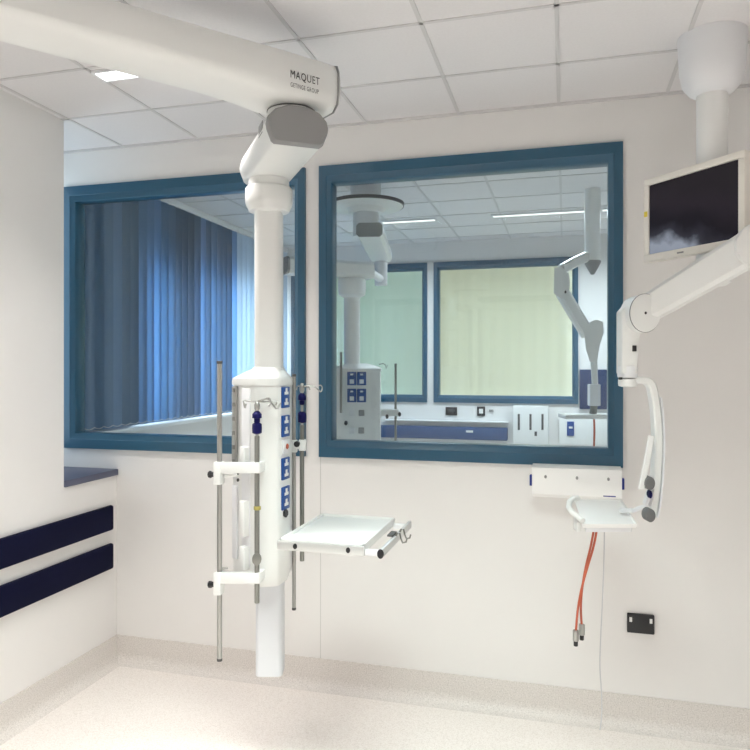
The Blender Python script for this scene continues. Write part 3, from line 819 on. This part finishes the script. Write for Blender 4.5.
for px in (351.8, 361.6):
    for y in (378.5, 395.5):
        s_ = MB().box(P(px, y, T3-.135), (.064, .012, .095), .003, (RT, FW, UP)).build('socket', 'blue', p3)
        MB().box(P(px, y+3, T3-.143), (.03, .004, .03), .002, (RT, FW, UP)).build('socket_inlay', 'white2', s_); MB().box(P(px, y-4, T3-.143), (.02, .004, .012), .002, (RT, FW, UP)).build('socket_inlay', 'white2', s_)
for px, y, m in ((352, 413, 'white2'), (361.5, 413, 'grey'), (352, 430.5, 'white2'), (361.3, 430.5, 'grey')):
    MB().box(P(px, y, T3-.134), (.04, .01, .042), .003, (RT, FW, UP)).build('outlet', m, p3)
for y in (416, 421):
    MB().disc(P(346, y+2, T3-.16), -FW, UP, .012, .016, .03, 16, .003).build('knob', 'black', p3) if y == 421 else None
MB().box(P(388, 412.5, T3-.02), (.15, .03, .05), .004, (RT, FW, UP)).build('clamp_arm', 'white', p3)
for px, y in ((387, 416.5), (399.5, 414.3)):
    MB().disc(P(px, y, T3-.05), -FW, UP, .011, .016, .03, 16, .003).build('knob', 'black', p3)
# chain of arms above it
mb = MB(); mb.lathe((b3.x, b3.y, 0), [(.058, z3(298)), (.095, z3(295)), (.1, z3(290)), (.1, z3(281)), (.09, z3(279)), (.05, z3(278))]); mb.build('collar', 'white', p3)
a = P(284, 262, 4.75); b = P(371, 270.5, 5.05); d = (b-a).normalized(); d.z = 0; d.normalize()
e1 = Vector((b3.x, b3.y, z3(270.5))) - d*.50; e2 = Vector((b3.x, b3.y, z3(270.5))) + d*.14
MB().strip([e1, (e1+e2)/2, e2], UP, .115, .17).build('lower_arm', 'white', p3)
MB().strip([e1 - d*.014, e1 + d*.001], UP, .115, .172).build('end_cap', 'grey', p3)
g0 = P(369.5, 230, 4.42); g1 = P(381, 262, 5.45); gd = (g1-g0); gd.z = 0; gd.normalize(); g1 = Vector((g1.x, g1.y, g0.z))
MB().strip([g0, (g0+g1)/2, g1], UP, .09, .17).build('upper_arm', 'white', p3)
MB().strip([g0 - gd*.016, g0], UP, .088, .168).build('end_cap', 'grey', p3)
MB().cyl(Vector((e2.x, e2.y, e2.z)) , Vector((g1.x, g1.y, e2.z)), .03).cyl((g1.x, g1.y, e2.z-.05), (g1.x, g1.y, g1.z), .05, bev=.004).build('joint', 'white2', p3)
dc = P(366, 209, 4.55)
mb = MB(); mb.lathe((dc.x, dc.y, 0), [(.05, dc.z-.03), (.11, dc.z-.03), (.13, dc.z), (.235, dc.z+.006), (.245, dc.z+.014)]); mb.build('ceiling_plate', 'white', p3)
mb = MB(); mb.lathe((dc.x, dc.y, 0), [(.2, dc.z+.014), (.25, dc.z+.014), (.252, dc.z+.035), (.1, dc.z+.04)], 40); mb.build('plate_rim', 'dgrey', p3)
MB().cyl((dc.x, dc.y, dc.z+.03), (dc.x, dc.y, CE-.0005), .1, n=32).build('ceiling_column', 'white2', p3)
MB().cyl((dc.x, dc.y, g0.z-.02), (dc.x, dc.y, dc.z-.02), .085, n=32).build('ceiling_joint', 'white2', p3)
def far_rod(px, y0, y1, t, label):
    a = P(px, y0, t); b = P(px, y1, t)
    th = thing('equipment_rod', Vector((a.x, a.y, b.z)), label, 'rod', 'plain rods on the far pendant')
    MB().cyl((a.x, a.y, b.z), a, .009, n=14, bev=.002).build('tube', 'dsteel', th)
    return th
far_rod(395.6, 363.5, 470, 4.95, 'grey rod right of the pendant cabinet seen through the glass')
fr_ = far_rod(341, 352, 413, 4.80, 'grey rod left of the four blue sockets seen through the glass')
MB().tube([P(379, 364.5, 4.9), P(383, 363.5, 4.9), P(385.5, 365, 4.9), P(386, 369, 4.9), P(387.5, 365, 4.9)], .004, 8).build('hook', 'dsteel', p3)

# boom behind the glass, right side
T4 = 5.0
q4 = P(592.5, 262, T4)
b4 = thing('equipment_boom', (q4.x, q4.y, 1.4), 'white jointed ceiling boom seen through the right edge of the window', 'medical boom')
MB().cyl((q4.x, q4.y, q4.z), (q4.x, q4.y, CE-.0005), .056, n=28).build('column', 'white', b4)
mb = MB(); mb.lathe((q4.x, q4.y, 0), [(.012, q4.z-.09), (.03, q4.z-.06), (.058, q4.z-.008), (.06, q4.z+.005), (.05, q4.z+.012)]); mb.build('column_cap', 'grey', b4)
def ch(*pts): return [P(x, y, T4+dt) for x, y, dt in pts]
MB().strip(ch((588, 256, 0), (575, 262, -.1), (561, 269.5, -.2)), UP, .075, .06).build('upper_arm', 'white', b4)
mb = MB(); mb.loft([[P(x, y, T4-.24+o) for x, y in ((554.5, 268), (561, 266), (569, 274), (570, 285), (567, 298), (559, 297.5), (553.5, 293))] for o in (-.05, .05)]); mb.build('elbow', 'white', b4)
MB().disc(P(565.5, 292, T4-.30), -FW, UP, .006, .01, .01, 14, .002).build('elbow_button', 'dgrey', b4)
MB().strip(ch((562, 292, -.24), (574, 312, -.22), (588, 335, -.2)), FW, .09, .085).build('spring_arm', 'white', b4)
mb = MB(); mb.loft([[P(x, y, T4-.2+o) for x, y in ((584, 330), (590, 322), (597, 319.5), (603, 322), (604, 332), (600, 344), (597, 362), (590, 362), (586, 350))] for o in (-.05, .05)]); mb.build('drop_body', 'white', b4)
MB().cyl(P(594, 360, T4-.2), P(595, 386, T4-.2), .022, n=18).build('drop_tube', 'white', b4)
MB().box(P(594, 395, T4-.2), (.075, .06, .15), .006, (RT, FW, UP)).build('control_box', 'white2', b4)
MB().cyl(P(594, 405, T4-.2), P(593, 414, T4-.2), .025, n=18).build('swivel', 'dsteel', b4)
MB().box(P(586, 416, T4-.2), (.34, .2, .03), .006, (RT, FW, UP)).build('tray', 'white', b4)
t = MB().tube(curve([P(594, 418, T4-.2), P(594.5, 430, T4-.2), P(594, 446, T4-.2), P(593, 470, T4-.2)]), .007, 8).build('gas_hose', 'orange')
tag(t, 'red hose hanging from the far boom, seen through the window corner', 'hose')

# things on the far wall
yb = Y2
def wallbox(name, px0, px1, py0, py1, dpt, m, label, cat, bev=.004, group=None):
    a = PY(px0, py0, yb); b = PY(px1, py1, yb); z0_ = min(a.z, b.z)
    t = thing(name, ((a.x+b.x)/2, yb, z0_), label, cat, group)
    return t, a, b
def wb(t, name, px0, px1, py0, py1, d0, d1, m, bev=.003):
    a = PY(px0, py0, yb-d1); b = PY(px1, py1, yb-d1)
    return MB().bb(a.x, b.x, yb-d1, yb-d0, b.z, a.z, bev).build(name, m, t)
t, a, b = wallbox('wall_socket', 445.5, 457, 407, 415.5, .02, 'black', 'black twin wall socket under the wide far window', 'socket', group='sockets on the far wall')
wb(t, 'plate', 445.5, 457, 407, 415.5, .0005, .014, 'black'); wb(t, 'insert', 448, 454.5, 409, 412, .014, .016, 'dgrey', 0)
t, a, b = wallbox('wall_socket', 477, 485, 406.5, 416, .02, 'black', 'square black wall socket with a white centre under the far window', 'socket', group='sockets on the far wall')
wb(t, 'plate', 477, 485, 406.5, 416, .0005, .014, 'black'); wb(t, 'insert', 479, 483, 408.8, 413.5, .014, .016, 'white', 0)
t, a, b = wallbox('wall_switch', 489, 493.5, 409, 412.5, .02, 'grey', 'tiny grey wall switch right of the square black socket', 'switch')
wb(t, 'plate', 489, 493.5, 409.5, 412, .0005, .012, 'grey', .001)
# dado trunking ledge
t, a, b = wallbox('dado_trunking', 384, 508, 402, 423, .05, 'white', 'white dado trunking ledge running under the far windows', 'trunking')
wb(t, 'ledge', 384, 508, 419.5, 423, .0005, .07, 'white2')
t, a, b = wallbox('bumper_rail', 380, 507, 426, 440, .05, 'navy', 'navy bed head rail under the far windows with a small white label', 'rail')
a = PY(376, 425, yb-.06); b = PY(507.5, 441, yb-.06)
mb = MB(); mb.bb(a.x, b.x, yb-.06, yb-.0005, b.z, a.z, .012); mb.build('rail', mat('rail_blue', (.04, .085, .20), .4), t)
wb(t, 'label_strip', 466, 473, 430.3, 432.6, .06, .062, 'white', 0)
t, a, b = wallbox('glove_dispenser', 512, 550, 405, 445, .1, 'white', 'white triple glove dispenser with three slots on the far wall', 'dispenser')
wb(t, 'casing', 513, 548.5, 405.5, 446, .0005, .11, 'white', .008)
for px in (518.8, 530.5, 542.5):
    wb(t, 'slot', px-1.1, px+1.1, 414, 430, .11, .112, 'dgrey', 0)
wb(t, 'indicator', 534.5, 537, 431.5, 436, .11, .113, 'dgrey', 0)
t, a, b = wallbox('notice_board', 579.5, 606, 369, 410, .02, 'navy', 'dark blue panel on the far wall behind the hanging boom', 'panel')
wb(t, 'panel', 579.5, 607, 369.5, 409.5, .0005, .03, mat('panel_blue', (.012, .035, .11), .4), .008)
t, a, b = wallbox('gas_outlet', 565, 578, 420, 440, .02, 'blue', 'white outlet panel with blue twin socket at the window corner', 'outlet')
wb(t, 'panel', 559, 612, 416.5, 446, .0005, .05, 'white', .004)
wb(t, 'socket', 567, 574, 421.5, 436, .05, .062, 'blue', .003)
wb(t, 'socket_inlay', 569, 572.5, 426.5, 428.5, .062, .064, 'white', 0)

# ------------------------------------------------------------------ light
def area(name, loc, sx, sy, pw, c, spread=180, rot=(0, 0, 0)):
    l = bpy.data.lights.new(name, 'AREA'); l.shape = 'RECTANGLE'; l.size = sx; l.size_y = sy; l.energy = pw; l.color = c; l.spread = math.radians(spread)
    o = bpy.data.objects.new(name, l); col.objects.link(o); o.location = loc; o.rotation_euler = rot; return o
warm, cool, pink = (1, .945, .905), (.88, 1, .95), (1, .915, .92)
area('lamp_left', (-1.75, .9, CE-.03), 1.0, .5, 24, warm, 105)
area('lamp_middle', (-.35, 1.7, CE-.03), 1.2, .35, 29, cool, 100)
area('lamp_right', (1.15, .35, CE-.03), .5, .3, 26, pink, 115)
area('lamp_rear', (-.3, -.9, CE-.03), 1.6, .6, 19, (.98, .98, 1), 115)
area('lamp_niche', (-1.6, 2.62, CE-.03), .7, .08, 10, warm, 100)
for x in (-1.3, -.2, .75):
    area('lamp_far', (x, 5.93, CE-.03), .7, .14, 21, (.84, .94, 1), 160)
w = bpy.data.worlds.new('daylight'); sc.world = w; w.use_nodes = True
bg = w.node_tree.nodes['Background']; bg.inputs[0].default_value = (.78, .89, 1, 1); bg.inputs[1].default_value = 6.5
for y0, y1, z0_, z1_ in ((3.13, 3.44, 1.2, 2.9), (4.40, 4.98, 1.3, 2.45), (5.12, 6.9, 1.3, 2.50)):
    o = area('daylight_portal', (XO-.16, (y0+y1)/2, (z0_+z1_)/2), z1_-z0_, y1-y0, 1, (1, 1, 1), 180, (0, -PI/2, 0)); o.data.cycles.is_portal = True

# ------------------------------------------------------------------ camera, colour
cd = bpy.data.cameras.new('camera'); cam = bpy.data.objects.new('camera', cd); col.objects.link(cam)
cam.location = EYE; cam.rotation_euler = (PI/2, 0, YAW)
cd.sensor_width = 36; cd.sensor_fit = 'HORIZONTAL'; cd.lens = F/750*36; cd.shift_y = (HY-375)/750; cd.clip_start = .05
sc.camera = cam
sc.view_settings.view_transform = 'Standard'; sc.view_settings.look = 'None'; sc.view_settings.gamma = 1; sc.view_settings.use_curve_mapping = False
sc.view_settings.exposure = 0.0
sc.cycles.max_bounces = 10; sc.cycles.transparent_max_bounces = 16; sc.cycles.diffuse_bounces = 5; sc.cycles.caustics_reflective = False
sc.cycles.use_denoising = True
